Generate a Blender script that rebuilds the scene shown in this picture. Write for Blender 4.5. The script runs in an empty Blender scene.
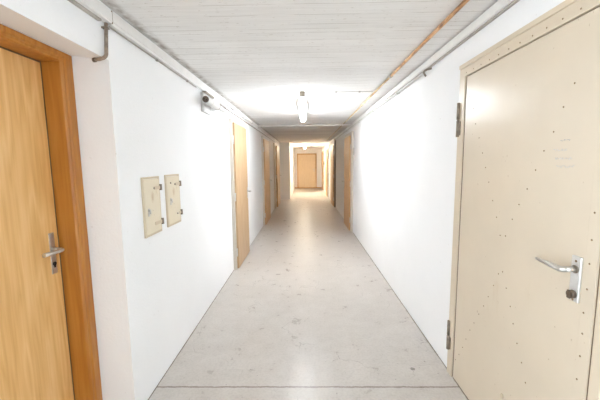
import bpy, bmesh, math, random
from mathutils import Vector, Matrix
random.seed(7)
scene = bpy.context.scene
COL = scene.collection

# ------------------------------------------------------------------ materials
def mat(name):
    m = bpy.data.materials.new(name); m.use_nodes = True
    nt = m.node_tree
    return m, nt, nt.nodes['Principled BSDF']

def N(nt, kind, **kw):
    n = nt.nodes.new(kind)
    for k, v in kw.items():
        if k.startswith('i_'):
            n.inputs[k[2:].replace('_', ' ')].default_value = v
        else:
            setattr(n, k, v)
    return n

def srgb(r, g, b):
    f = lambda c: (c/255/12.92) if c/255 <= .04045 else ((c/255+.055)/1.055)**2.4
    return (f(r), f(g), f(b), 1)

def ramp(nt, stops, fac):
    r = N(nt, 'ShaderNodeValToRGB')
    el = r.color_ramp.elements
    while len(el) < len(stops): el.new(.5)
    for e, (p, c) in zip(el, stops):
        e.position = p; e.color = c if len(c) == 4 else (*c, 1)
    nt.links.new(fac, r.inputs[0])
    return r.outputs[0]

def coords(nt, scale=(1, 1, 1), loc=(0, 0, 0)):
    tc = N(nt, 'ShaderNodeTexCoord'); mp = N(nt, 'ShaderNodeMapping')
    mp.inputs['Scale'].default_value = scale; mp.inputs['Location'].default_value = loc
    nt.links.new(tc.outputs['Object'], mp.inputs[0])
    return mp.outputs[0]

def noise(nt, vec, scale, detail=4, rough=.55):
    n = N(nt, 'ShaderNodeTexNoise'); n.inputs['Scale'].default_value = scale
    n.inputs['Detail'].default_value = detail; n.inputs['Roughness'].default_value = rough
    nt.links.new(vec, n.inputs['Vector']); return n.outputs['Fac']

def mix(nt, fac, a, b, mode='MIX'):
    n = N(nt, 'ShaderNodeMix', data_type='RGBA', blend_type=mode)
    for sock, v in ((n.inputs[0], fac), (n.inputs[6], a), (n.inputs[7], b)):
        if hasattr(v, 'links'): nt.links.new(v, sock)
        else: sock.default_value = v
    return n.outputs[2]

def math_(nt, op, a, b=None, c=None):
    n = N(nt, 'ShaderNodeMath', operation=op)
    for i, v in enumerate((a, b, c)):
        if v is None: continue
        if hasattr(v, 'links'): nt.links.new(v, n.inputs[i])
        else: n.inputs[i].default_value = v
    return n.outputs[0]

def bump(nt, b, h, strength, dist=.01):
    n = N(nt, 'ShaderNodeBump'); n.inputs['Strength'].default_value = strength
    n.inputs['Distance'].default_value = dist
    nt.links.new(h, n.inputs['Height']); nt.links.new(n.outputs[0], b.inputs['Normal'])

def simple(name, col, rough=.5, metal=0, var=.06, scale=30, spec=.5):
    m, nt, b = mat(name)
    v = coords(nt)
    n = noise(nt, v, scale, 3)
    lo = tuple(c*(1-var) for c in col[:3]); hi = tuple(min(1, c*(1+var)) for c in col[:3])
    nt.links.new(ramp(nt, [(.3, lo), (.7, hi)], n), b.inputs['Base Color'])
    b.inputs['Roughness'].default_value = rough; b.inputs['Metallic'].default_value = metal
    b.inputs['Specular IOR Level'].default_value = spec
    return m

def plaster(name):
    m, nt, b = mat(name)
    v = coords(nt)
    big = noise(nt, v, 1.7, 5); fine = noise(nt, v, 75, 4, .6); mid = noise(nt, v, 12, 4)
    c = ramp(nt, [(.3, (.86, .862, .866)), (.7, (.888, .89, .894))], big)
    # small chips and flecks in the paint
    fl = noise(nt, v, 38, 2); mask = ramp(nt, [(.735, (0, 0, 0)), (.77, (1, 1, 1))], fl)
    c = mix(nt, math_(nt, 'MULTIPLY', mask, .25), c, (.5, .45, .39, 1))
    nt.links.new(c, b.inputs['Base Color'])
    b.inputs['Roughness'].default_value = .8
    b.inputs['Specular IOR Level'].default_value = .25
    bump(nt, b, math_(nt, 'ADD', fine, math_(nt, 'MULTIPLY', mid, .8)), .35, .004)
    return m

def board_ceiling(name):
    m, nt, b = mat(name)
    tc = N(nt, 'ShaderNodeTexCoord'); sx = N(nt, 'ShaderNodeSeparateXYZ')
    nt.links.new(tc.outputs['Object'], sx.inputs[0])
    v = coords(nt)
    wob = noise(nt, coords(nt, (1.2, 1.2, 1)), 1, 2)
    y = math_(nt, 'ADD', sx.outputs['Y'], math_(nt, 'MULTIPLY', wob, .03))
    c = None; h = None
    base = ramp(nt, [(.3, (.84, .83, .818)), (.7, (.90, .893, .883))], noise(nt, v, 2.2, 5))
    col = base
    for per, off, amt in ((.118, .0, .10), (.41, .13, .2)):
        t = math_(nt, 'DIVIDE', math_(nt, 'ADD', y, off+20), per)
        fl = math_(nt, 'FLOOR', t); fr = math_(nt, 'FRACT', t)
        wn = N(nt, 'ShaderNodeTexWhiteNoise', noise_dimensions='1D'); nt.links.new(fl, wn.inputs['W'])
        sh = ramp(nt, [(0, (1-amt*.55,)*3), (1, (1, 1, 1))], wn.outputs['Value'])
        col = mix(nt, 1.0, col, sh, 'MULTIPLY')
        brk = noise(nt, coords(nt, (5, 2.4, 1), (0, off*9, 0)), 1.0, 3)
        line = math_(nt, 'MULTIPLY', math_(nt, 'LESS_THAN', fr, .0045/per), ramp(nt, [(.40, (0, 0, 0)), (.52, (1, 1, 1))], brk))
        col = mix(nt, math_(nt, 'MULTIPLY', line, .55), col, (.30, .26, .22, 1))
        h = line if h is None else math_(nt, 'MAXIMUM', h, line)
    # pores and flecks drawn out along the boards
    pores = noise(nt, coords(nt, (28, 70, 1)), 1, 2)
    pm = ramp(nt, [(.665, (0, 0, 0)), (.71, (1, 1, 1))], pores)
    col = mix(nt, math_(nt, 'MULTIPLY', pm, .5), col, (.36, .31, .26, 1))
    streak = noise(nt, coords(nt, (3, 60, 1)), 1, 4)
    col = mix(nt, .22, col, ramp(nt, [(.35, (.62, .61, .59)), (.65, (.86, .855, .84))], streak))
    # grime left along the joint with the cable duct on the left
    edge = math_(nt, 'SUBTRACT', 1, math_(nt, 'DIVIDE', math_(nt, 'ABSOLUTE', math_(nt, 'ADD', sx.outputs['X'], .955)), .05))
    edge = math_(nt, 'MAXIMUM', edge, 0)
    em = math_(nt, 'MULTIPLY', edge, ramp(nt, [(.35, (.1, .1, .1)), (.62, (1, 1, 1))], noise(nt, coords(nt, (22, 14, 1)), 1, 4)))
    col = mix(nt, math_(nt, 'MULTIPLY', em, .8), col, (.33, .28, .24, 1))
    nt.links.new(col, b.inputs['Base Color'])
    b.inputs['Roughness'].default_value = .85; b.inputs['Specular IOR Level'].default_value = .2
    hh = math_(nt, 'SUBTRACT', math_(nt, 'MULTIPLY', streak, .5), math_(nt, 'ADD', h, pm))
    bump(nt, b, hh, .5, .003)
    return m

def concrete_floor(name):
    m, nt, b = mat(name)
    v = coords(nt)
    tc = N(nt, 'ShaderNodeTexCoord'); sx = N(nt, 'ShaderNodeSeparateXYZ')
    nt.links.new(tc.outputs['Object'], sx.inputs[0])
    big = noise(nt, v, 1.3, 6, .6); mid = noise(nt, v, 7, 6, .62); fine = noise(nt, v, 60, 4, .6)
    c = ramp(nt, [(.25, (.455, .415, .375)), (.5, (.525, .487, .45)), (.75, (.585, .55, .515))], big)
    c = mix(nt, .45, c, ramp(nt, [(.28, (.42, .375, .335)), (.74, (.63, .595, .555))], mid))
    c = mix(nt, .18, c, ramp(nt, [(.32, (.25, .21, .18)), (.56, (.6, .56, .51))], fine))
    # dark specks
    sp = noise(nt, v, 46, 1); sm = ramp(nt, [(.745, (0, 0, 0)), (.77, (1, 1, 1))], sp)
    c = mix(nt, math_(nt, 'MULTIPLY', sm, .55), c, (.15, .12, .10, 1))
    # fine hair cracks
    vo = N(nt, 'ShaderNodeTexVoronoi', feature='DISTANCE_TO_EDGE'); vo.inputs['Scale'].default_value = 2.3
    wv = N(nt, 'ShaderNodeVectorMath', operation='ADD')
    nz = N(nt, 'ShaderNodeTexNoise'); nz.inputs['Scale'].default_value = 5; nz.inputs['Detail'].default_value = 5
    nt.links.new(v, nz.inputs['Vector'])
    sc = N(nt, 'ShaderNodeVectorMath', operation='SCALE'); sc.inputs['Scale'].default_value = .35
    nt.links.new(nz.outputs['Color'], sc.inputs[0]); nt.links.new(v, wv.inputs[0]); nt.links.new(sc.outputs[0], wv.inputs[1])
    nt.links.new(wv.outputs[0], vo.inputs['Vector'])
    hair = math_(nt, 'MULTIPLY', math_(nt, 'LESS_THAN', vo.outputs['Distance'], .006), ramp(nt, [(.5, (0, 0, 0)), (.62, (1, 1, 1))], noise(nt, v, 2.6, 3)))
    c = mix(nt, math_(nt, 'MULTIPLY', hair, .5), c, (.2, .17, .14, 1))
    # worn joint running across the corridor
    wob = noise(nt, coords(nt, (9, .01, 1)), 1, 6, .7)
    yy = math_(nt, 'ABSOLUTE', math_(nt, 'SUBTRACT', sx.outputs['Y'], math_(nt, 'ADD', 1.907, math_(nt, 'MULTIPLY', wob, .022))))
    wd = math_(nt, 'MULTIPLY', noise(nt, coords(nt, (14, .01, 1), (3, 0, 0)), 1, 5, .7), .013)
    jt = math_(nt, 'LESS_THAN', yy, wd)
    c = mix(nt, math_(nt, 'MULTIPLY', jt, .75), c, (.17, .13, .10, 1))
    # one dark oily spot
    d = N(nt, 'ShaderNodeVectorMath', operation='DISTANCE'); d.inputs[1].default_value = (.745, 2.10, 0)
    nt.links.new(tc.outputs['Object'], d.inputs[0])
    spot = math_(nt, 'LESS_THAN', math_(nt, 'ADD', d.outputs['Value'], math_(nt, 'MULTIPLY', fine, .02)), .026)
    c = mix(nt, math_(nt, 'MULTIPLY', spot, .7), c, (.12, .10, .085, 1))
    nt.links.new(c, b.inputs['Base Color'])
    r = ramp(nt, [(.3, (.25,)*3), (.7, (.42,)*3)], mid)
    nt.links.new(r, b.inputs['Roughness'])
    b.inputs['Specular IOR Level'].default_value = .5
    hgt = math_(nt, 'SUBTRACT', math_(nt, 'ADD', math_(nt, 'MULTIPLY', mid, .6), math_(nt, 'MULTIPLY', fine, .35)), math_(nt, 'ADD', jt, math_(nt, 'MULTIPLY', sm, .4)))
    bump(nt, b, hgt, .28, .004)
    return m

def wood(name, dark, mid, light, rough=.38, off=0):
    m, nt, b = mat(name)
    # cathedral grain: rings of distorted columns, drawn out along z
    v = coords(nt, (2.6, 2.6, .32), (off, off*.7, off*.3))
    warp = noise(nt, v, 1.6, 3)
    ring = math_(nt, 'FRACT', math_(nt, 'MULTIPLY', warp, 11))
    tri = math_(nt, 'ABSOLUTE', math_(nt, 'SUBTRACT', math_(nt, 'MULTIPLY', ring, 2), 1))
    fib = noise(nt, coords(nt, (90, 90, 2.0), (off, 0, 0)), 1, 5, .6)
    fac = math_(nt, 'ADD', math_(nt, 'MULTIPLY', tri, .30), math_(nt, 'MULTIPLY', fib, .70))
    c = ramp(nt, [(.22, dark), (.5, mid), (.78, light)], fac)
    nt.links.new(c, b.inputs['Base Color'])
    b.inputs['Roughness'].default_value = rough
    bump(nt, b, fib, .08, .002)
    return m

def painted_steel(name, col, rough=.3, stain=.25, sscale=(9, 9, 3), soff=0):
    m, nt, b = mat(name)
    v = coords(nt)
    big = noise(nt, v, 2.5, 4)
    c = ramp(nt, [(.3, tuple(x*.96 for x in col)), (.7, tuple(min(1, x*1.03) for x in col))], big)
    s = noise(nt, coords(nt, sscale, (soff, soff, soff)), 1, 6, .68)
    sm = ramp(nt, [(.62, (0, 0, 0)), (.78, (1, 1, 1))], s)
    c = mix(nt, math_(nt, 'MULTIPLY', sm, stain), c, (.48, .33, .17, 1))
    fl = noise(nt, coords(nt, (60, 60, 35), (soff, 0, 0)), 1, 2)
    fm = ramp(nt, [(.74, (0, 0, 0)), (.77, (1, 1, 1))], fl)
    c = mix(nt, math_(nt, 'MULTIPLY', fm, stain*1.6), c, (.30, .18, .08, 1))
    if 'hatch_steel' in name:
        d = N(nt, 'ShaderNodeVectorMath', operation='LENGTH')
        nt.links.new(coords(nt, (0, 30, 17), (0, 0.0, -.243*17)), d.inputs[0])
        blot = math_(nt, 'SUBTRACT', 1.15, math_(nt, 'ADD', d.outputs['Value'], math_(nt, 'MULTIPLY', noise(nt, v, 70, 4), .9)))
        blot = math_(nt, 'MAXIMUM', math_(nt, 'MINIMUM', blot, .55), 0)
        c = mix(nt, blot, c, (.45, .28, .12, 1))
    nt.links.new(c, b.inputs['Base Color'])
    b.inputs['Roughness'].default_value = rough
    bump(nt, b, noise(nt, v, 3.5, 2), .12, .02)
    return m

def rusty_pipe(name, a, bcol, c2):
    m, nt, b = mat(name)
    n = noise(nt, coords(nt, (40, 7, 40)), 1, 5, .65)
    nt.links.new(ramp(nt, [(.36, a), (.52, bcol), (.66, c2)], n), b.inputs['Base Color'])
    b.inputs['Roughness'].default_value = .42; b.inputs['Metallic'].default_value = .35
    return m

def glow(name, col, strength):
    m, nt, b = mat(name)
    b.inputs['Base Color'].default_value = (.9, .9, .9, 1)
    b.inputs['Emission Color'].default_value = (*col, 1)
    b.inputs['Emission Strength'].default_value = strength
    return m

NEAR_E, FAR_E = 24.5, 46.0
M = dict(
    plaster=plaster('white_plaster'), ceiling=board_ceiling('board_marked_concrete'), floor=concrete_floor('worn_concrete'),
    beech=wood('beech_door', (.64, .34, .10), (.74, .435, .16), (.82, .53, .235), .36, 1.3),
    beech_frame=wood('beech_frame', (.38, .135, .018), (.46, .18, .026), (.53, .235, .045), .36, 4.1),
    pale=wood('pale_beech', (.46, .29, .155), (.52, .345, .195), (.57, .395, .235), .45, 7.7),
    honey=wood('honey_beech', (.46, .25, .09), (.56, .33, .14), (.63, .40, .19), .45, 2.2),
    tan=wood('tan_door', (.68, .54, .36), (.74, .60, .41), (.78, .65, .46), .5, 5.5),
    dark_wood=wood('dark_wood', (.10, .06, .03), (.16, .10, .055), (.22, .14, .08), .5, 3.3),
    beige=painted_steel('beige_steel', (.655, .56, .435), .3, .30, (7, 7, 2), 2),
    beige_frame=painted_steel('beige_frame_steel', (.65, .55, .42), .36, .35, (14, 14, 5), 5),
    hatch=painted_steel('hatch_steel', (.74, .66, .51), .5, .75, (11, 11, 5), 9),
    hatch_edge=painted_steel('hatch_edge_steel', (.64, .53, .385), .55, .6, (20, 20, 20), 3),
    frame_grey=painted_steel('grey_frame_paint', (.58, .53, .47), .45, .2, (10, 10, 5), 1),
    cream=painted_steel('cream_frame_paint', (.62, .52, .39), .5, .1, (10, 10, 5), 1),
    steel=simple('brushed_steel', (.62, .60, .57), .32, .9, .08, 60),
    alu=simple('pale_aluminium', (.74, .73, .71), .35, .7, .05, 60),
    hinge=simple('old_hinge_metal', (.27, .22, .17), .45, .5, .25, 50),
    rivet=simple('rivet_brown', (.26, .17, .09), .5, .3, .3, 90),
    brown=simple('brown_bakelite', (.105, .07, .045), .4, 0, .3, 60),
    black=simple('black_hole', (.012, .011, .010), .7, 0, .1, 30),
    duct=simple('white_duct', (.78, .765, .745), .45, 0, .04, 8),
    plastic=simple('white_plastic', (.62, .605, .585), .4, 0, .05, 12),
    clear=simple('milky_plastic', (.74, .735, .72), .25, 0, .03, 12),
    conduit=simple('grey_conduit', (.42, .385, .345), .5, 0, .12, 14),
    elbow=simple('worn_elbow_metal', (.30, .235, .185), .5, .35, .35, 40),
    copper=rusty_pipe('orange_rusty_pipe', (.20, .085, .03), (.62, .33, .12), (.72, .50, .27)),
    beige_pipe=rusty_pipe('beige_pipe', (.34, .22, .11), (.60, .46, .28), (.68, .56, .38)),
    grime=simple('grimy_joint', (.27, .23, .19), .9, 0, .45, 14),
    ink=simple('faded_pencil', (.34, .33, .34), .8, 0, .2, 80),
    ink_pale=simple('pale_pencil', (.58, .56, .55), .8, 0, .2, 80),
    socket=simple('lamp_end_grey', (.34, .29, .23), .5, .1, .2, 30),
    lamp_white=simple('lamp_white_enamel', (.8, .79, .77), .4, 0, .03, 20),
    tube_near=glow('tube_neutral', (.885, .945, 1.0), NEAR_E), tube_far=glow('tube_warm', (1.0, .89, .71), FAR_E),
)

# ------------------------------------------------------------------ mesh helpers
class MB:
    """collects boxes, prisms, tubes and lathed shapes in world metres, built into ONE mesh object"""
    def __init__(s): s.bm = bmesh.new()
    def box(s, x0, x1, y0, y1, z0, z1, bev=0, seg=2):
        b = bmesh.new()
        bmesh.ops.create_cube(b, size=1)
        for v in b.verts:
            v.co = Vector(((x0+x1)/2+v.co.x*abs(x1-x0), (y0+y1)/2+v.co.y*abs(y1-y0), (z0+z1)/2+v.co.z*abs(z1-z0)))
        if bev: bmesh.ops.bevel(b, geom=b.edges[:], offset=bev, segments=seg, affect='EDGES', profile=.6)
        return s._merge(b)
    def prism(s, pts, axis, a0, a1, bev=0):
        """polygon pts in the two other axes (in x,y,z order), extruded along axis"""
        b = bmesh.new()
        def P(p, a):
            return Vector({'x': (a, p[0], p[1]), 'y': (p[0], a, p[1]), 'z': (p[0], p[1], a)}[axis])
        lo = [b.verts.new(P(p, a0)) for p in pts]; hi = [b.verts.new(P(p, a1)) for p in pts]
        n = len(pts)
        b.faces.new(lo); b.faces.new(hi)
        for i in range(n): b.faces.new((lo[i], lo[(i+1) % n], hi[(i+1) % n], hi[i]))
        bmesh.ops.recalc_face_normals(b, faces=b.faces[:])
        if bev: bmesh.ops.bevel(b, geom=b.edges[:], offset=bev, segments=2, affect='EDGES')
        return s._merge(b)
    def tube(s, pts, r, n=12, cap=True, smooth=True):
        """tube along a polyline; r a radius or one per point"""
        pts = [Vector(p) for p in pts]; rs = r if isinstance(r, (list, tuple)) else [r]*len(pts)
        b = bmesh.new(); rings = []; ref = None
        for i, p in enumerate(pts):
            if i == 0: t = pts[1]-p
            elif i == len(pts)-1: t = p-pts[i-1]
            else: t = (pts[i+1]-p).normalized()+(p-pts[i-1]).normalized()
            t.normalize()
            if ref is None:
                ref = Vector((0, 0, 1)) if abs(t.z) < .9 else Vector((1, 0, 0))
            u = (ref-t*ref.dot(t)).normalized(); ref = u; w = t.cross(u)
            rings.append([b.verts.new(p+(u*math.cos(a)+w*math.sin(a))*rs[i]) for a in (2*math.pi*k/n for k in range(n))])
        for A, B in zip(rings, rings[1:]):
            for k in range(n):
                f = b.faces.new((A[k], A[(k+1) % n], B[(k+1) % n], B[k])); f.smooth = smooth
        if cap: b.faces.new(rings[0][::-1]); b.faces.new(rings[-1])
        bmesh.ops.recalc_face_normals(b, faces=b.faces[:])
        return s._merge(b)
    def _merge(s, b):
        me = bpy.data.meshes.new('t'); b.to_mesh(me); b.free(); s.bm.from_mesh(me); bpy.data.meshes.remove(me)
        return s
    def build(s, name, m, parent=None, **kw):
        me = bpy.data.meshes.new(name); 
        org = origin_of(parent) if parent else Vector(kw.pop('origin', (0, 0, 0)))
        for v in s.bm.verts: v.co -= org
        s.bm.to_mesh(me); s.bm.free(); me.materials.append(m)
        o = bpy.data.objects.new(name, me); COL.objects.link(o)
        if parent: o.parent = parent
        else: o.location = org
        if kw: tag(o, **kw)
        return o

def origin_of(o):
    v = Vector((0, 0, 0))
    while o is not None: v += o.location; o = o.parent
    return v

def tag(o, label=None, cat=None, group=None, kind=None):
    if label: o['label'] = label
    if cat: o['category'] = cat
    if group: o['group'] = group
    if kind: o['kind'] = kind
    return o

def empty(name, loc, label, cat, group=None, kind=None):
    o = bpy.data.objects.new(name, None); COL.objects.link(o); o.location = loc; o.empty_display_size = .1
    return tag(o, label, cat, group, kind)

def arc(c, u, v, r, a0, a1, n=8):
    c, u, v = Vector(c), Vector(u), Vector(v)
    return [c+u*r*math.cos(a0+(a1-a0)*k/n)+v*r*math.sin(a0+(a1-a0)*k/n) for k in range(n+1)]

XL, XR, ZC = -.985, .985, 2.24
YB, YE, YP, XF = -3.6, 18.15, 12.6, -.6      # back end, far end, pillar face, left wall beyond the pillar

# ------------------------------------------------------------------ setting
MB().box(-1.7, 1.7, YB-.2, YE+.2, -.12, 0).build('floor', M['floor'], label='worn grey concrete floor of the corridor with a cracked joint across it', cat='floor', kind='structure')
MB().box(-1.7, 1.7, YB-.2, YE+.2, ZC, ZC+.12).build('ceiling', M['ceiling'], label='white painted concrete ceiling with board marks across the corridor', cat='ceiling', kind='structure')
WY0, WY1, WZ0, WZ1 = -2.6, -.25, .35, 2.12      # unseen window added for fill light in the left wall, behind the viewer
NY0, NY1 = .50, 1.664                          # the wooden door's niche
w = MB()
w.box(-1.5, XL, NY1, YP, 0, ZC)                # long wall past the niche
w.box(-1.5, XL, WY1, NY0, 0, ZC)               # wall before the niche, with an opening for the added window
w.box(-1.5, XL, YB, WY0, 0, ZC); w.box(-1.5, XL, WY0, WY1, 0, WZ0); w.box(-1.5, XL, WY0, WY1, WZ1, ZC)
w.prism([(-1.5, 2.02), (-1.17, 1.999), (XL, 1.974), (XL, ZC), (-1.5, ZC)], 'y', NY0, NY1)
w.build('wall_left', M['plaster'], label='white plaster wall on the left with a recess for the wooden door', cat='wall', kind='structure')
MB().box(-1.5, XF, YP, YE, 0, ZC).build('wall_far', M['plaster'], label='wall block on the left that narrows the far part of the corridor', cat='wall', kind='structure')
DY0, DY1, DZ = .992, 2.082, 2.037              # opening of the beige steel door
w = MB()
w.box(XR, 1.4, DY1, YE, 0, ZC)
w.box(XR, 1.4, YB, DY0, 0, ZC)
w.box(XR, 1.4, DY0, DY1, DZ, ZC)
w.build('wall_right', M['plaster'], label='white plaster wall on the right around the beige steel door', cat='wall', kind='structure')
MB().box(-1.5, 1.4, YE, YE+.2, 0, ZC).build('wall_end', M['plaster'], label='plaster wall closing the far end of the corridor behind the tan door', cat='wall', kind='structure')
MB().box(-1.5, 1.4, YB-.2, YB, 0, ZC).build('wall_back', M['plaster'], label='plaster wall closing the near end of the corridor', cat='wall', kind='structure')
w = empty('window_1', (XL-.2, (WY0+WY1)/2, WZ0), 'white framed daylight window in the left wall behind the viewer', 'window', kind='structure')  # added only to let in fill daylight, out of view
f = MB()
for y in (WY0+.03, (WY0+WY1)/2, WY1-.03): f.box(XL-.23, XL-.17, y-.03, y+.03, WZ0, WZ1, .003)
for z in (WZ0+.03, WZ1-.03): f.box(XL-.229, XL-.171, WY0, WY1, z-.03, z+.03, .003)
f.build('window_frame', M['lamp_white'], w)
def bead(name, x, y0, y1, label, s):
    b = MB(); y = y0; pts = []
    while y < y1:
        pts.append((x+s*random.uniform(.002, .006), y, .0)); y += random.uniform(.05, .16)
    pts.append((x+s*.004, y1, 0))
    b.prism([(x, y0)]+[(p[0], p[1]) for p in pts]+[(x, y1)], 'z', 0, .006)
    b.build(name, M['grime'], label=label, cat='joint', kind='structure')
bead('trim_1', XL, NY1, 4.20, 'thin dark joint along the foot of the left wall', 1)
bead('trim_2', XR, 2.10, 6.45, 'thin dark joint along the foot of the right wall', -1)
MB().box(XF+.002, XR-.002, YE-.02, YE, 0, .055, .004).build('baseboard_end', M['honey'], label='low brown wooden baseboard across the far end wall', cat='baseboard', kind='structure')
MB().box(XR-.045, XR, 10.22, 10.42, 0, 2.19, .004).build('trim_3', M['dark_wood'], label='dark brown wooden post standing against the right wall far down', cat='post', kind='structure')

# ------------------------------------------------------------------ wooden door in the left niche
d = empty('door_1', (-1.25, 1.08, 0), 'orange beech door in a moulded beech frame set in the left recess', 'door', kind='structure')
f = MB()
def casing(side):
    # section of the far upright in (x, y): stepped casing and lining, mirrored for the near one
    p = [(-1.17, 1.662), (-1.17, 1.616), (-1.178, 1.612), (-1.178, 1.603), (-1.186, 1.596), (-1.36, 1.596), (-1.36, 1.662)]
    return p if side > 0 else [(x, NY0+NY1-y) for x, y in p]
f.prism(casing(1), 'z', 0, 1.995, .0015)
f.prism(casing(-1), 'z', 0, 1.995, .0015)
f.prism([(-1.169, 1.996), (-1.169, 1.972), (-1.177, 1.967), (-1.177, 1.958), (-1.185, 1.952), (-1.36, 1.952), (-1.36, 1.996)], 'y', NY0+.003, NY1-.003, .0015)
f.build('door_frame', M['beech_frame'], d)
MB().box(-1.30, -1.277, 1.5872, 1.5958, .008, 1.9518).box(-1.30, -1.277, NY0+NY1-1.5958, 1.5872, 1.9442, 1.9518).build('door_seal', M['dark_wood'], d)  # dark strip added so the gap round the leaf reads dark
leaf = MB().box(-1.318, -1.275, NY0+NY1-1.587, 1.587, .008, 1.944, .002).build('door_leaf', M['beech'], d)
py = 1.545
plate = MB().box(-1.279, -1.272, py-.017, py+.017, .905, 1.115, .003)
for z in (.920, 1.100): plate.tube([(-1.273, py, z), (-1.2705, py, z)], .0045, 10)
plate.build('handle_plate', M['steel'], leaf)
lv = MB(); lv.tube([(-1.273, py, 1.030), (-1.246, py, 1.030)], .0115, 14)
lv.tube([(-1.25, py, 1.030)] + arc((-1.233, py-.016, 1.030), (0, 1, 0), (1, 0, 0), .016, 0, math.pi/2, 6) + [(-1.217, py-.07, 1.031), (-1.220, py-.118, 1.033)], [.0095]*8+[.0095, .0105], 14)
lv.build('lever', M['steel'], leaf)
k = MB().tube([(-1.273, py, .957), (-1.268, py, .957)], .0105, 16).box(-1.273, -1.268, py-.004, py+.004, .938, .957)
k.build('keyhole', M['black'], leaf)
hg = MB()
for z in (.25, 1.72):
    hg = MB().tube([(-1.268, NY0+NY1-1.592, z-.05), (-1.268, NY0+NY1-1.592, z+.05)], .009, 12)
    hg.build('hinge', M['steel'], d)

# ------------------------------------------------------------------ beige steel door on the right
d = empty('door_2', (XR, 1.53, 0), 'beige riveted steel door with lever handle filling the near right wall', 'door', kind='structure')
XF2 = XR-.012
f = MB()
f.box(XF2, 1.10, 2.013, DY1-.001, 0, DZ-.001, .003)
f.box(XF2, 1.10, DY0+.001, 1.035, 0, DZ-.001, .003)
f.box(XF2+.0003, 1.10, 1.03, 2.03, 1.957, DZ-.001, .003)
f.box(XF2-.008, XF2+.004, DY0+.004, DY1-.004, 2.010, DZ-.003, .003)      # raised outer edge of the header
fr = f.build('door_frame', M['beige_frame'], d)
lf = MB()
lf.box(XR-.006, XR+.10, 1.047, 2.001, .012, 1.952, .003)
lf.box(XR-.009, XR-.004, 1.048, 1.096, .013, 1.951, .0015)               # folded sheet along the lock side
leaf = lf.build('door_leaf', M['beige'], d)
MB().box(XR-.004, XR+.03, 1.05, 2.0, 0, .010).build('threshold', M['hinge'], d)
s_ = MB(); s_.box(XR-.004, XR+.03, 2.0015, 2.0125, .012, 1.952); s_.box(XR-.004, XR+.03, 1.0355, 1.0465, .012, 1.952)
s_.build('door_seal', M['dark_wood'], d)  # dark fill in both side gaps, in place of their shade
# rivets: one head shape, many places
rv = bmesh.new(); bmesh.ops.create_uvsphere(rv, u_segments=8, v_segments=6, radius=1)
for v in rv.verts: v.co = Vector((v.co.x*.002, v.co.y*.0036, v.co.z*.0036))
rme = bpy.data.meshes.new('rivet'); rv.to_mesh(rme); rv.free(); rme.materials.append(M['rivet'])
def rivet(parent, x, y, z):
    o = bpy.data.objects.new('rivet', rme); COL.objects.link(o); o.parent = parent
    o.location = Vector((x, y, z))-origin_of(parent)
for i in range(12): rivet(fr, XF2-.0005, 1.122+.0797*i, 1.975)
def arm(y0, z0, y1, z1, n, jit=.006):
    for i in range(n):
        t = i/(n-1); rivet(leaf, XR-.0068, y0+(y1-y0)*t+random.uniform(-jit, jit)*.6, z0+(z1-z0)*t+random.uniform(-jit, jit))
arm(1.585, 1.08, 1.955, 1.83, 10)             # towards the upper hinge corner
arm(1.543, 1.088, 1.206, 1.721, 9)            # towards the upper lock corner
arm(1.577, .875, 1.974, .146, 11)             # towards the lower hinge corner
arm(1.545, .90, 1.235, .235, 10)              # towards the lower lock corner
for i in range(14): rivet(leaf, XR-.0095, 1.080+random.uniform(-.004, .004), .14+.0865*i+random.uniform(-.008, .008))
for z0, z1 in ((1.60, 1.81), (.172, .375)):
    h = MB(); zm = (z0+z1)/2
    h.tube([(XF2-.006, 2.066, z0), (XF2-.006, 2.066, zm-.003)], 0.0098, 14)
    h.tube([(XF2-.006, 2.066, zm+.003), (XF2-.006, 2.066, z1)], 0.0098, 14)
    h.tube([(XF2-.006, 2.066, zm-.004), (XF2-.006, 2.066, zm+.004)], .007, 10)
    h.box(XF2-.006, XF2+.001, 2.04, 2.066, z0+.01, zm-.01, .001)
    h.build('hinge', M['hinge'], d)
pc = 1.125
p = MB().box(XR-.015, XR-.006, pc-.021, pc+.021, .938, 1.106, .004, 3)
p.build('handle_plate', M['alu'], leaf)
for z in (.945, 1.088): MB().tube([(XR-.016, pc, z), (XR-.0145, pc, z)], .0045, 10).build('screw', M['rivet'], leaf)
lv = MB(); lv.tube([(XR-.014, pc, 1.058), (XR-.052, pc, 1.058)], .0105, 16)
lv.tube([(XR-.045, pc, 1.058)] + arc((XR-.052, pc+.013, 1.058), (0, -1, 0), (-1, 0, 0), .013, 0, math.pi/2, 6) + [(XR-.064, pc+.05, 1.059), (XR-.062, pc+.128, 1.060)], [.0105]*8+[.0098, .0062], 16)
lv.build('lever', M['steel'], leaf)
MB().tube([(XR-.014, pc, 1.058), (XR-.019, pc, 1.058)], .0145, 16).build('lever_collar', M['hinge'], leaf)
t = MB().tube([(XR-.014, pc, .965), (XR-.03, pc, .965)], [.0155, .0145], 16).box(XR-.034, XR-.028, pc-.007, pc+.007, .950, .980, .002)
t.build('lock_knob', M['brown'], leaf)
b = MB().tube([(XR-.006, 1.49, .275), (XR-.012, 1.49, .275)], [.014, .009], 14).build('bolt_head', M['hatch_edge'], leaf)
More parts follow.
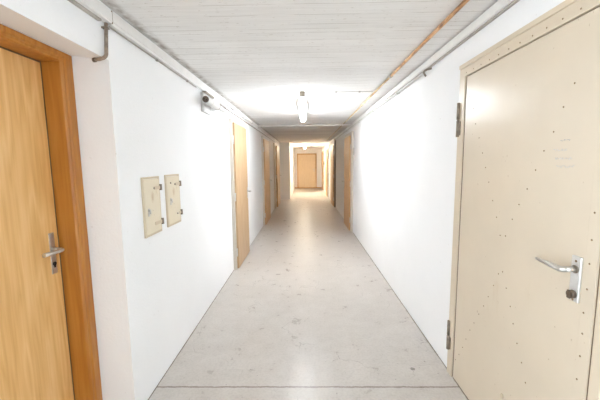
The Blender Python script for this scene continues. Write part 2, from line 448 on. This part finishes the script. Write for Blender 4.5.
# faded hand writing, only strokes are left of it
def scribble(name, y0, y1, z, m, amp, seed):
    rnd = random.Random(seed); s = MB(); y = y1
    while y > y0:
        L = rnd.uniform(.008, .018); pts = []
        n = 5
        for i in range(n+1): pts.append((XR-.0063, y-L*i/n, z+rnd.uniform(-amp, amp)))
        s.tube(pts, .0009, 5); y -= L+rnd.uniform(.003, .006)
    s.build(name, m, leaf)
scribble('handwriting', 1.222, 1.252, 1.523, M['ink'], .003, 3)
scribble('handwriting', 1.225, 1.285, 1.487, M['ink_pale'], .005, 5)
scribble('handwriting', 1.205, 1.27, 1.455, M['ink_pale'], .005, 8)
scribble('handwriting', 1.190, 1.262, 1.425, M['ink_pale'], .005, 11)

# ------------------------------------------------------------------ proud wooden doors along both walls
def proud_door(n, s, wall, y0, y1, z1, l0, l1, ltop, leaf_m, frame_m, label, hinges=True, lever=True, out=.04, lout=.066):
    """s = +1: on a left hand wall, opening side faces +x; s = -1: on a right hand wall"""
    d = empty('door_%d' % n, (wall, (y0+y1)/2, 0), label, 'door', kind='structure')
    X = lambda o: wall+s*o
    f = MB()
    def bx(a, b, ya, yb, za, zb, bev): f.box(min(X(a), X(b)), max(X(a), X(b)), ya, yb, za, zb, bev)
    bx(0, out, y0, l0+.022, 0, z1, .003); bx(0, out, l1-.022, y1, 0, z1, .003)
    bx(0, out-.0005, l0, l1, ltop-.022, z1-.0005, .003)
    f.build('door_frame', frame_m, d)
    f = MB(); bx(out+.001, lout, l0, l1, .012, ltop, .003)
    leaf = f.build('door_leaf', leaf_m, d)
    if hinges:
        for z in (.24, 1.0, 1.76) if out > .03 else ():
            MB().tube([(X(out+.008), l0-.010, z-.055), (X(out+.008), l0-.010, z+.055)], .009, 10).build('hinge', M['steel'], d)
    if lever:
        pl = l1-.06; f = MB(); bx(lout, lout+.006, pl-.016, pl+.016, .90, 1.08, .002)
        f.build('handle_plate', M['steel'], leaf)
        MB().tube([(X(lout+.005), pl, 1.01), (X(lout+.045), pl, 1.01)] + arc((X(lout+.045), pl-.013, 1.01), (0, 1, 0), (s, 0, 0), .013, .2, math.pi/2, 5) + [(X(lout+.058), pl-.11, 1.01)], .009, 10).build('lever', M['steel'], leaf)
    return d
proud_door(3, 1, XL, 4.205, 5.14, 2.03, 4.245, 5.09, 1.985, M['pale'], M['frame_grey'], 'pale beech door with grey frame, nearest door on the left wall past the hatches')
proud_door(4, 1, XL, 7.30, 8.42, 2.06, 7.345, 8.35, 2.0, M['honey'], M['frame_grey'], 'honey brown door with grey frame, second door on the left wall past the hatches')
proud_door(5, 1, XL, 10.1, 11.55, 2.08, 10.4, 11.45, 2.0, M['honey'], M['cream'], 'narrow looking brown door with cream frame just before the left wall steps in', lout=.085)
proud_door(6, -1, XR, 6.52, 7.60, 2.07, 6.64, 7.52, 1.99, M['honey'], M['frame_grey'], 'honey brown door with grey frame on the right wall beside the small white box')
proud_door(7, -1, XR, 10.43, 11.6, 2.07, 10.46, 11.5, 2.0, M['honey'], M['cream'], 'brown door right behind the dark brown post on the right wall')
proud_door(8, -1, XR, 13.2, 14.4, 2.05, 13.3, 14.3, 1.99, M['honey'], M['plaster'], 'brown door on the right wall near the far lamp', lever=False)
proud_door(9, -1, XR, 16.5, 17.75, 2.05, 16.6, 17.65, 1.99, M['honey'], M['cream'], 'brown door on the right wall beside the far end wall', lever=False)
# door in the far end wall
d = empty('door_10', (.1, YE, 0), 'tan door in a brown frame in the far end wall', 'door', kind='structure')
f = MB(); y0 = YE-.045
f.box(-.44, -.375, y0, YE, .056, 1.96, .003); f.box(.595, .66, y0, YE, .056, 1.96, .003); f.box(-.376, .596, y0+.0005, YE, 1.895, 1.9595, .003)
f.build('door_frame', M['honey'], d)
leaf = MB().box(-.372, .592, YE-.035, YE-.005, .062, 1.892, .003).build('door_leaf', M['tan'], d)
MB().box(.50, .535, YE-.042, YE-.035, .93, 1.12, .002).build('handle_plate', M['steel'], leaf)
MB().tube([(.517, YE-.04, 1.05), (.517, YE-.085, 1.05), (.505, YE-.092, 1.05), (.41, YE-.092, 1.05)], .01, 10).build('lever', M['steel'], leaf)
MB().box(XR-.03, XR, 16.22, 16.32, 1.33, 1.50, .005).build('switch_plate', M['brown'], label='small dark switch box on the right wall before the far end', cat='switch')

# ------------------------------------------------------------------ hatches on the left wall
def hatch(y0, y1, z0, z1, label, straps, lock, extras):
    d = empty('wall_hatch', (XL, (y0+y1)/2, z0), label, 'wall hatch', 'beige steel hatches on the left wall')
    f = MB(); t = .012
    for a in ((y0, y0+t, z0, z1), (y1-t, y1, z0, z1), (y0+t, y1-t, z0, z0+t), (y0+t, y1-t, z1-t, z1)): f.box(XL, XL+.010, *a, .0015)
    f.build('hatch_frame', M['hatch_edge'], d)
    lf = MB().box(XL, XL+.012, y0+t+.002, y1-t-.002, z0+t+.002, z1-t-.002, .002).build('hatch_door', M['hatch'], d)
    for z, L in straps:
        s = MB().box(XL+.012, XL+.016, y1-t-L, y1-.006, z-.011, z+.011, .001)
        s.build('hinge_strap', M['hatch_edge'], d)
        MB().tube([(XL+.014, y1+.003, z-.020), (XL+.014, y1+.003, z+.020)], .010, 12).build('hinge', M['hinge'], d)
    ly, lz = lock
    MB().box(XL+.012, XL+.015, ly-.009, ly+.009, lz-.028, lz+.022, .001).tube([(XL+.014, ly, lz+.008), (XL+.024, ly, lz+.008)], .009, 12).box(XL+.020, XL+.026, ly-.004, ly+.004, lz-.012, lz+.010, .001).build('lock', M['steel'], lf)
    for (ey, ez) in extras:
        MB().tube([(XL+.0115, ey, ez), (XL+.017, ey, ez)], .006, 10).build('bolt_head', M['hinge'], lf)
hatch(1.893, 2.118, 1.000, 1.372, 'beige steel wall hatch nearest the wooden door, rust stain above its lock', ((1.298, .075), (1.068, .085)), (1.945, 1.155), ((2.030, 1.298),))
hatch(2.215, 2.455, 1.003, 1.375, 'beige steel wall hatch further from the wooden door, with a bolt in its upper corner', ((1.302, .07), (1.078, .02)), (2.275, 1.185), ((2.285, 1.315), (2.360, 1.302), (2.385, 1.078)))

# ------------------------------------------------------------------ ducts, pipes and cables
root = empty('cable_duct', (XL, 1.0, 2.17), 'white boxed cable duct above the wooden door on the left wall', 'cable duct')
MB().box(XL, -.948, YB+.1, 1.655, 2.144, 2.205, .002).build('duct_body', M['duct'], root)
MB().box(-.949, -.945, YB+.1, 1.6555, 2.152, 2.1975, .001).build('duct_lid', M['duct'], root)
MB().box(XL, -.9455, 1.6556, 1.660, 2.144, 2.206, .0005).build('end_seam', M['hinge'], root)
MB().box(XL+.001, -.966, YB+.1, 1.6, 2.133, 2.1435, .001).build('lower_rail', M['conduit'], root)  # dark strip standing in for the shade under the duct
root = empty('cable_duct', (XL, 2.9, 2.18), 'white cable duct high on the left wall above the hatches', 'cable duct')
MB().box(XL, -.962, 1.661, 4.02, 2.147, 2.213, .002).build('duct_body', M['duct'], root)
MB().box(-.963, -.958, 1.661, 4.02, 2.163, 2.213, .001).build('duct_lid', M['duct'], root)
MB().box(XL+.001, -.962, 4.02, 4.028, 2.149, 2.211, .001).build('end_cap', M['hinge'], root)
def pipe(name, pts, r, m, label, cat, clips=(), clip_m=None, n=10, clipf=None, group=None):
    mid = Vector(pts[len(pts)//2])
    root = empty(name, pts[0], label, cat, group)
    MB().tube(pts, r, n).build('tube', m, root)
    for c in clips:
        b = MB(); clipf(b, c); b.build('clip', clip_m, root)
    return root
def wallclip(s, x, z, r):
    def g(b, y):
        wall = XL if s > 0 else XR
        b.tube([(x, y-.009, z), (x, y+.009, z)], r+.0035, 12)
        b.box(min(wall, x), max(wall, x), y-.008, y+.008, z-.006, z+.006)
    return g
def ceilclip(x, z, r):
    def g(b, y):
        b.tube([(x, y-.010, z), (x, y+.010, z)], r+.0035, 12)
        b.box(x-.006, x+.006, y-.008, y+.008, z, ZC)
    return g
def crossclip(y, z, r):
    def g(b, x):
        b.tube([(x-.010, y, z), (x+.010, y, z)], r+.0035, 12)
        b.box(x-.008, x+.008, y-.006, y+.006, z, ZC)
    return g
pipe('mounted_cable', [(-.976, 1.675, 2.138), (-.976, 2.96, 2.138)], .0045, M['conduit'], 'thin grey cable running under the white duct above the hatches', 'cable', (2.2, 2.75), M['conduit'], 8, wallclip(1, -.976, 2.138, .0045))
pipe('conduit', [(-.962, 4.04, 2.185), (-.962, 12.58, 2.185)], .016, M['duct'], 'white conduit tube high on the left wall above the doors', 'conduit', (4.35, 5.1, 5.95, 6.7, 8.4, 10.2), M['hinge'], 12, wallclip(1, -.962, 2.185, .016))
pipe('conduit', [(-.972, 3.75, 2.128), (-.972, 12.58, 2.128)], .009, M['conduit'], 'thin grey conduit under the white tube along the left wall', 'conduit', (4.0, 6.3, 8.0), M['conduit'], 8, wallclip(1, -.972, 2.128, .009))
# bent pipe at the corner of the recess
root = empty('pipe_elbow', (-.968, 1.636, 2.05), 'short bent grey brown metal pipe at the upper corner of the door recess', 'pipe')
pts = [(-.966, 1.634, 2.138), (-.966, 1.617, 1.994)] + arc((-.991, 1.617, 1.994), (1, 0, 0), (0, 0, -1), .025, .15, math.pi/2-.1, 8) + [(-1.005, 1.622, 1.9665), (-1.035, 1.628, 1.9655)]
MB().tube(pts, .0085, 14).build('tube', M['elbow'], root)
MB().tube([(-1.028, 1.627, 1.9656), (-1.04, 1.629, 1.9654)], .0105, 14).build('end_collar', M['brown'], root)
MB().box(XL, -.957, 1.622, 1.646, 2.112, 2.120, .001).build('clip', M['hinge'], root)
# right hand side
root = empty('cable_duct', (XR, 3, 2.2), 'white cable duct along the top of the right wall', 'cable duct')
MB().box(.958, XR, YB+.1, 12.0, 2.180, 2.228, .002).build('duct_body', M['duct'], root)
MB().box(.954, .960, YB+.1, 12.0, 2.186, 2.228, .001).build('duct_lid', M['duct'], root)
MB().box(.968, XR-.001, YB+.1, 12.0, 2.170, 2.1795, .001).build('lower_rail', M['conduit'], root)  # brown-grey strip painting the duct's underside shade, no separate rail
pipe('conduit', [(.962, 2.72, 2.155), (.966, 17.6, 2.150)], .010, M['duct'], 'thin white conduit right under the duct on the right wall', 'conduit', (3.4, 4.6, 5.8, 7.4, 9.4), M['conduit'], 8, wallclip(-1, .963, 2.154, .010))
root = empty('wall_hook', (XR, 2.57, 2.13), 'small brown metal hook under the duct on the right wall', 'hook')
MB().tube([(XR-.001, 2.57, 2.160), (.955, 2.60, 2.158)] + arc((.955, 2.605, 2.140), (0, 0, 1), (-1, 0, 0), .018, .2, 2.4, 8) + [(.955, 2.61, 2.112)], .007, 10).build('hook', M['hinge'], root)
pipe('conduit', [(.79, YB+.1, 2.222), (.79, 3.0, 2.222)], .0115, M['copper'], 'orange rusty pipe under the ceiling on the right, its near thicker run', 'pipe', (.6,), M['hinge'], 12, ceilclip(.79, 2.222, .0125))
MB().tube([(.79, 3.0, 2.222), (.79, 3.04, 2.222)], .015, 12).build('pipe_coupling', M['conduit'], label='pale coupling joining the orange ceiling pipe to its thinner far run', cat='pipe coupling')
pipe('conduit', [(.79, 3.04, 2.224), (.79, 12.4, 2.224)], .0095, M['beige_pipe'], 'thin tan pipe under the ceiling on the right, running away past the lamp', 'pipe', (4.55, 6.3, 8.2, 10.2), M['hinge'], 10, ceilclip(.79, 2.224, .0095))
pipe('conduit', [(-.945, 6.62, 2.206), (.945, 6.62, 2.206)], .017, M['duct'], 'white conduit crossing the ceiling beyond the near lamp', 'conduit', (-.86, .05, .72), M['duct'], 12, crossclip(6.62, 2.206, .017))
pipe('ceiling_cable', [(.02, 3.70, 2.232), (.77, 3.70, 2.232)], .0055, M['plastic'], 'thin grey cable crossing the ceiling to the near lamp', 'cable', (.10, .36, .62), M['conduit'], 8, crossclip(3.70, 2.232, .0055))
MB().box(XR-.03, XR, 11.72, 11.82, 1.98, 2.10, .004).build('wall_mounted_box', M['plastic'], label='small white junction box high on the right wall far down the corridor', cat='junction box')  # plain white box, purpose unknown

# white fitting on the left wall
root = empty('wall_fixture', (XL, 3.2, 2.03), 'white cylindrical fitting with round brown end on a white box under the left duct', 'wall fitting')
MB().box(XL, -.955, 3.10, 3.33, 1.945, 2.125, .006, 3).build('mounting_box', M['plastic'], root)
MB().box(-.956, -.952, 3.115, 3.315, 1.955, 2.04, .001).build('box_lid', M['plastic'], root)
MB().tube([(-.90, 2.985, 2.035), (-.90, 3.0, 2.035), (-.90, 3.38, 2.035), (-.90, 3.40, 2.035)], [.031, .034, .034, .030], 24).build('barrel', M['plastic'], root)
e = MB().tube([(-.90, 2.972, 2.035), (-.90, 2.992, 2.035)], [.0275, .0305], 24).build('end_cap', M['brown'], root)
for dx, dz in ((-.010, .004), (.010, -.006)):
    MB().tube([(-.90+dx, 2.969, 2.035+dz), (-.90+dx, 2.974, 2.035+dz)], .005, 10).build('contact_hole', M['black'], e)
MB().tube([(-.90, 3.398, 2.035), (-.90, 3.62, 2.035), (-.90, 3.66, 2.035)], [.026, .026, .015], 20).build('cover', M['clear'], root)
for y in (3.12, 3.36): MB().box(-.957, -.885, y-.008, y+.008, 2.06, 2.075, .002).tube([(-.90, y-.009, 2.035), (-.90, y+.009, 2.035)], .037, 20).build('clamp', M['plastic'] if y < 3.3 else M['conduit'], root)
MB().box(-.975, -.94, 3.13, 3.42, 2.125, 2.142, .003).build('bracket', M['hinge'], root)
MB().box(XR-.022, XR, 6.42, 6.50, 1.595, 1.735, .005).build('switch_box', M['conduit'], label='small pale box on the right wall beside the honey brown door', cat='switch box')

# ------------------------------------------------------------------ lamps
def lamp(x, y0, y1, glow_m, label):
    root = empty('ceiling_lamp', (x, (y0+y1)/2, ZC), label, 'ceiling lamp', 'fluorescent lamps along the ceiling')
    MB().box(x-.056, x+.056, y0+.35, y1, 2.1685, 2.176, .002).box(x-.036, x+.036, y0, y1, 2.175, 2.205, .004).build('housing', M['lamp_white'], root)
    for y in (y0+.35, y1-.25):
        MB().tube([(x, y, 2.204), (x, y, ZC)], .014, 10).build('spacer', M['socket'], root)
    # rounded diffuser under the housing
    prof = [(x-.034, 2.168), (x-.038, 2.145), (x-.034, 2.115), (x-.020, 2.100), (x+.020, 2.100), (x+.034, 2.115), (x+.038, 2.145), (x+.034, 2.168)]
    MB().prism(prof, 'y', y0, y1-.045).build('diffuser', glow_m, root)
    MB().box(x-.026, x+.026, y0-.012, y0+.05, 2.176, ZC-.001, .004).build('end_block', M['socket'], root)
    MB().prism([(x+(a-x)*1.03, b-.001) for a, b in prof], 'y', y1-.045, y1, .002).build('end_cap', M['lamp_white'], root)
lamp(-.022, 3.68, 5.24, M['tube_near'], 'lit white fluorescent lamp on the near ceiling, nearest the camera')
lamp(.0, 13.75, 15.31, M['tube_far'], 'small looking warm lit lamp on the ceiling before the far end door')

# ------------------------------------------------------------------ camera, world, colour
cam = bpy.data.cameras.new('camera'); co = bpy.data.objects.new('camera', cam); COL.objects.link(co)
R = Vector((0.999822, 0.015182, -0.011187)); U = Vector((0.009345, 0.116444, 0.993153)); F = Vector((-0.016381, 0.993081, -0.116281))
mw = Matrix((( R.x, U.x, -F.x, 0), (R.y, U.y, -F.y, 0), (R.z, U.z, -F.z, 1.45), (0, 0, 0, 1)))
co.matrix_world = mw
cam.lens = 19.117; cam.sensor_width = 36; cam.sensor_fit = 'HORIZONTAL'; cam.clip_start = .02
scene.camera = co
pl = bpy.data.lights.new('window_portal', 'AREA'); pl.shape = 'RECTANGLE'; pl.size = WZ1-WZ0; pl.size_y = WY1-WY0; pl.cycles.is_portal = True  # portal guiding sky light through the added window
po = bpy.data.objects.new('window_portal', pl); COL.objects.link(po); po.location = (XL-.3, (WY0+WY1)/2, (WZ0+WZ1)/2); po.rotation_euler = (0, -math.pi/2, 0)
wd = bpy.data.worlds.new('world'); scene.world = wd; wd.use_nodes = True
wd.node_tree.nodes['Background'].inputs[0].default_value = (.79, .91, 1.0, 1)
wd.node_tree.nodes['Background'].inputs[1].default_value = 5.0
vs = scene.view_settings
vs.view_transform = 'Standard'; vs.look = 'None'; vs.gamma = 1; vs.use_curve_mapping = False
vs.exposure = 1.36
scene.cycles.max_bounces = 16; scene.cycles.diffuse_bounces = 12
